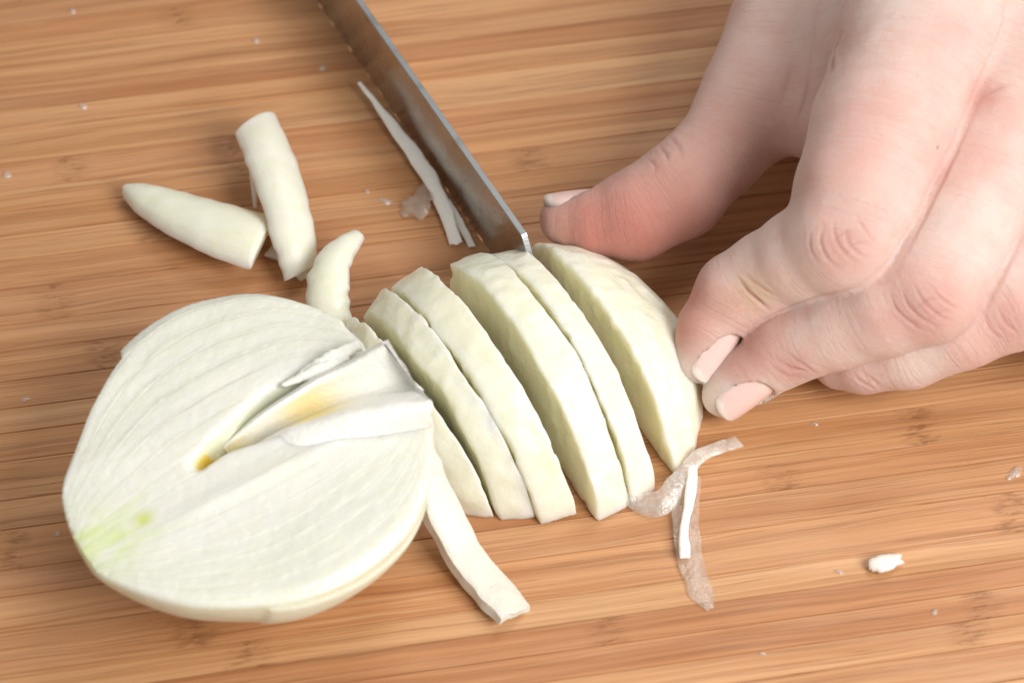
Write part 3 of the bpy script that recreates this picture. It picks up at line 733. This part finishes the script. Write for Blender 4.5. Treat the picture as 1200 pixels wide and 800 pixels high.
def finger_sdf(p, name):
    nd = NODES[name]; d = None
    for A, B in zip(nd[:-1], nd[1:]):
        c = cone(p, A, B); d = c if d is None else smin(d, c, 0.12)
    N = NAILS[name]
    u, v, w = nail_coords(p, N)
    h = w + NK * u * u / N['hw'] + 0.10 * v * v
    o = ((np.abs(u / N['hw'] / 0.93) ** 3 + np.abs(np.where(v < 0, v / 0.93, v * 0.72) / N['hl']) ** 2.6 + 1e-9) ** 0.36 - 1) * 0.42
    # flesh around the nail: a low fold, then the bed itself
    d = np.maximum(d, np.minimum(h + 0.03, -o))
    return d
def hand_sdf(p):
    pm = None
    for A, B in PALM:
        c = cone(p, A, B); pm = c if pm is None else smin(pm, c, 0.9)
    d = None
    for k in FING:
        f = smin(pm, finger_sdf(p, k), 0.35 if k != 'thumb' else 0.8)
        d = f if d is None else smin(d, f, 0.05)
    return d
def bulge(V):
    return V
V, F = surface_nets(hand_sdf, (0.0, -3.8, -0.2), (15.5, 14.0, 7.6), 0.042, band=1.4, coarse=6)
V = relax(V, F, 3, 0.5)
bv = BVHTree.FromPolygons([tuple(v) for v in V], [tuple(f) for f in F])
def hit(px, py):
    d = C(px, py, 0) - CAM; d = nrm(d)
    loc, nn, idx, ds = bv.ray_cast(Vector(CAM), Vector(d))
    return np.array(loc) if loc else None
def vnormals(V, F):
    n = np.cross(V[F[:, 2]] - V[F[:, 0]], V[F[:, 3]] - V[F[:, 1]]); vn = np.zeros_like(V)
    for c in range(3):
        for j in range(4): vn[:, c] += np.bincount(F[:, j], n[:, c], len(V))
    return vn / (np.linalg.norm(vn, axis=1)[:, None] + 1e-12)
VN = vnormals(V, F)
disp = np.zeros(len(V)); red = np.zeros(len(V))
CREASES = [  # photo polylines, depth, width (cm)
 # index second joint
 ([(965, 262), (962, 285), (972, 305), (990, 318)], .030, .035), ([(978, 255), (978, 275), (986, 292), (1003, 308)], .034, .035),
 ([(993, 262), (993, 280), (1002, 294), (1018, 303)], .030, .035), ([(1003, 250), (1012, 268), (1026, 286)], .026, .035), ([(950, 268), (950, 292), (962, 312)], .02, .04),
 ([(975, 283), (990, 272), (1010, 272)], .018, .03), ([(985, 300), (1000, 287), (1018, 284)], .018, .03),
 # index last joint, deep folds on the back of it
 ([(862, 322), (880, 345), (902, 362)], .045, .045), ([(868, 318), (890, 335), (915, 350)], .022, .04), ([(876, 340), (890, 352), (903, 366)], .03, .03),
 # middle second joint
 ([(1042, 340), (1050, 362), (1070, 380), (1090, 392)], .030, .035), ([(1055, 335), (1064, 357), (1082, 374), (1104, 386)], .034, .035),
 ([(1070, 330), (1080, 350), (1098, 368), (1118, 378)], .032, .035), ([(1085, 328), (1098, 345), (1112, 356), (1128, 364)], .026, .035),
 ([(1070, 362), (1086, 352), (1104, 350)], .018, .03), ([(1084, 378), (1100, 366), (1118, 364)], .018, .03),
 # middle last joint
 ([(908, 418), (925, 430), (955, 436)], .035, .04), ([(918, 410), (938, 425), (960, 438)], .028, .035), ([(902, 425), (918, 438), (940, 443)], .022, .03),
 # ring
 ([(1152, 365), (1160, 385), (1178, 402)], .03, .035), ([(1168, 358), (1178, 378), (1194, 392)], .03, .035), ([(998, 438), (1010, 448), (1025, 455)], .03, .035), ([(1010, 436), (1025, 446), (1035, 454)], .022, .035),
 # thumb joint
 ([(768, 168), (780, 180), (784, 195)], .045, .04), ([(780, 158), (794, 170), (800, 186)], .035, .045), ([(757, 186), (766, 192), (768, 203)], .03, .04),
 # web folds between thumb and index
 ([(985, 42), (978, 60), (974, 85)], .09, .07), ([(930, 70), (918, 105), (906, 140)], .04, .08), ([(948, 90), (940, 125), (930, 150)], .035, .07),
 ([(1150, 112), (1170, 104), (1185, 98)], .03, .05),
 ([(1150, 112), (1116, 188), (1082, 258), (1046, 325)], .02, .045), ([(1030, 332), (960, 347), (905, 370), (868, 398)], .04, .045), ([(1202, 270), (1172, 330), (1147, 376)], .02, .045),  # lines where neighbouring fingers touch, their contact shade painted dark red
]
def near_poly(Vs, pts):
    best = np.full(len(Vs), 9.0)
    for a, b in zip(pts[:-1], pts[1:]):
        ab = b - a; t = np.clip(((Vs - a) @ ab) / (ab.dot(ab) + 1e-9), 0, 1)
        q = Vs - a - t[:, None] * ab; best = np.minimum(best, np.sqrt((q * q).sum(1)))
    return best
for pl, dep, wid in CREASES:
    pts = [hit(x, y) for x, y in spline(pl, 14)]
    pts = [p for p in pts if p is not None]
    if len(pts) < 3: continue
    cen = np.mean(pts, 0); rad = max(np.linalg.norm(p - cen) for p in pts) + 0.4
    m = np.where(((V - cen) ** 2).sum(1) < rad * rad)[0]
    dd = near_poly(V[m], pts); fade = 1.0
    # fade towards the ends
    e0_, e1_ = pts[0], pts[-1]
    L_ = np.linalg.norm(e1_ - e0_); s_ = np.minimum(np.linalg.norm(V[m] - e0_, axis=1), np.linalg.norm(V[m] - e1_, axis=1)) / (0.35 * L_)
    fade = np.clip(s_, 0.15, 1)
    wid = wid * 0.75; dep = dep * 0.8
    disp[m] -= dep * fade * np.exp(-(dd / wid) ** 2) - 0.30 * dep * fade * np.exp(-((dd - 2.2 * wid) / (1.3 * wid)) ** 2)
    red[m] += 0.3 * fade * np.exp(-(dd / (wid * 1.3)) ** 2)
disp += 0.012 * vnoise(V * 2.2, 90) + 0.004 * vnoise(V * 7.0, 91)
V = V + VN * disp[:, None]
base = np.array([0.91, 0.73, 0.665])
col = np.tile(base, (len(V), 1))
col = paint(col, (0.88, 0.47, 0.41), 0.21 + 0.35 * vnoise(V * 0.8, 92) + 0.15 * vnoise(V * 2.5, 93))
BLOBS = [(770, 235, 1.5, (0.74, 0.40, 0.33), .65), (880, 160, 1.2, (0.74, 0.42, 0.35), .45),  # px, py, radius cm, colour, strength : skin tones (pressed tips, knuckles, pale ligaments), thumb and web darker red
 (690, 270, 0.9, (0.66, 0.27, 0.22), .85), (745, 280, 0.8, (0.66, 0.27, 0.22), .8), (800, 270, 0.9, (0.64, 0.30, 0.25), .6), (650, 255, .5, (0.74, 0.40, 0.32), .5),
 (812, 345, 0.55, (0.70, 0.28, 0.24), .75), (800, 380, 0.55, (0.72, 0.34, 0.28), .7), (835, 300, .6, (0.72, 0.36, 0.30), .5), (885, 342, 0.40, (0.78, 0.56, 0.40), .8), (850, 360, .3, (.74, .42, .33), .4),
 (995, 285, 0.55, (0.74, 0.42, 0.37), .55), (1090, 362, 0.6, (0.74, 0.42, 0.37), .55), (1185, 378, 0.6, (0.74, 0.42, 0.37), .5),
 (945, 215, 0.6, (0.70, 0.38, 0.32), .5), (885, 405, .5, (0.70, 0.36, 0.31), .6), (930, 432, .35, (0.72, 0.38, 0.33), .6), (870, 430, .4, (0.72, 0.38, 0.32), .5), (1000, 450, .5, (0.72, 0.42, 0.37), .4),
 (1120, 40, 0.5, (0.76, 0.44, 0.40), .35), (910, 150, 0.9, (0.62, 0.33, 0.27), .5), (1155, 115, .3, (.72, .36, .3), .5), (985, 60, .5, (.68, .4, .33), .4)]
for x, y, rr, c, st in BLOBS:
    p = hit(x, y)
    if p is not None: col = paint(col, c, min(0.95, 1.3 * st) * np.exp(-((V - p) ** 2).sum(1) / (rr * rr)))
col = paint(col, (0.66, 0.33, 0.28), np.clip(red, 0, 0.6))  # dark red along creases; contact shade between fingers is painted in with it
for x, y, rr in [(1099, 173, .03), (762, 179, .022)]:
    p = hit(x, y)
    if p is not None: col = paint(col, (0.25, 0.13, 0.08), 0.9 * np.exp(-((V - p) ** 2).sum(1) / (rr * rr)))
# distance along the nearest finger, for the fine lines that cross it
fax = np.zeros(len(V)); bestd = np.full(len(V), 1e9)
for q, k in enumerate(FING):
    cum = 0.0
    for (a_, ra_), (b_, rb_) in zip(NODES[k][:-1], NODES[k][1:]):
        ab = b_ - a_; t_ = np.clip(((V - a_) @ ab) / ab.dot(ab), -0.3, 1.3); w_ = V - a_ - np.clip(t_, 0, 1)[:, None] * ab
        dd = (w_ * w_).sum(1); m = dd < bestd
        fax[m] = (cum + t_ * np.linalg.norm(ab))[m] + q * 20; bestd[m] = dd[m]; cum += np.linalg.norm(ab)
hand = mesh('person', V, F, M_SKIN, attrs={'col': col, 'fax': fax})
tag(hand, 'bare pale left hand holding the onion end piece with thumb and bent fingers', 'person')

def nail_mesh(N, nu=18, nv=26):
    Vn = []; Cn = []
    for lay in (0, 1):
        for j in range(nv):
            for i in range(nu):
                u = -1 + 2 * i / (nu - 1); v = -1 + 2 * j / (nv - 1)
                # square grid pressed into a rounded nail outline
                mxa = max(abs(u), abs(v), 1e-6); rr_ = (abs(u) ** 3 + abs(v) ** 2.6) ** 0.36; sc_ = mxa / max(rr_, 1e-6) * (1.0 + 0.0 * mxa)
                uu = u * sc_ * N['hw']; vv = v * sc_ * N['hl']
                rim = max(0, mxa - 0.86) / 0.14
                ww = -NK * uu * uu / N['hw'] - 0.10 * vv * vv + 0.004 - (0.14 if lay else 0) - 0.035 * rim * rim
                Vn.append(N['c'] + N['b'] * uu + N['t'] * vv + N['n'] * ww)
                c = np.array([0.82, 0.60, 0.56])
                lun = max(0, min(1, (-v - 0.62) * 4)) * (1 - u * u); c = c * (1 - 0.6 * lun) + np.array([0.84, 0.68, 0.62]) * 0.6 * lun
                fe = max(0, min(1, (v - 0.72 - 0.08 * (1 - u * u)) * 9)); c = c * (1 - fe) + np.array([0.84, 0.74, 0.68]) * fe
                Cn.append(c)
    n1 = nu * nv; Fn = []
    for j in range(nv - 1):
        for i in range(nu - 1):
            q = (j * nu + i, j * nu + i + 1, (j + 1) * nu + i + 1, (j + 1) * nu + i)
            Fn.append(q); Fn.append(tuple(x + n1 for x in q[::-1]))
    ring = [i for i in range(nu)] + [j * nu + nu - 1 for j in range(1, nv)] + [(nv - 1) * nu + i for i in range(nu - 2, -1, -1)] + [j * nu for j in range(nv - 2, 0, -1)]
    for a_, b_ in zip(ring, ring[1:] + ring[:1]): Fn.append((b_, a_, a_ + n1, b_ + n1))
    return np.array(Vn), Fn, np.array(Cn)
for k in ('index', 'middle', 'thumb', 'ring', 'little'):
    Vn, Fn, Cn = nail_mesh(NAILS[k])
    mesh('fingernail', Vn, Fn, M_NAIL, hand, {'col': Cn})
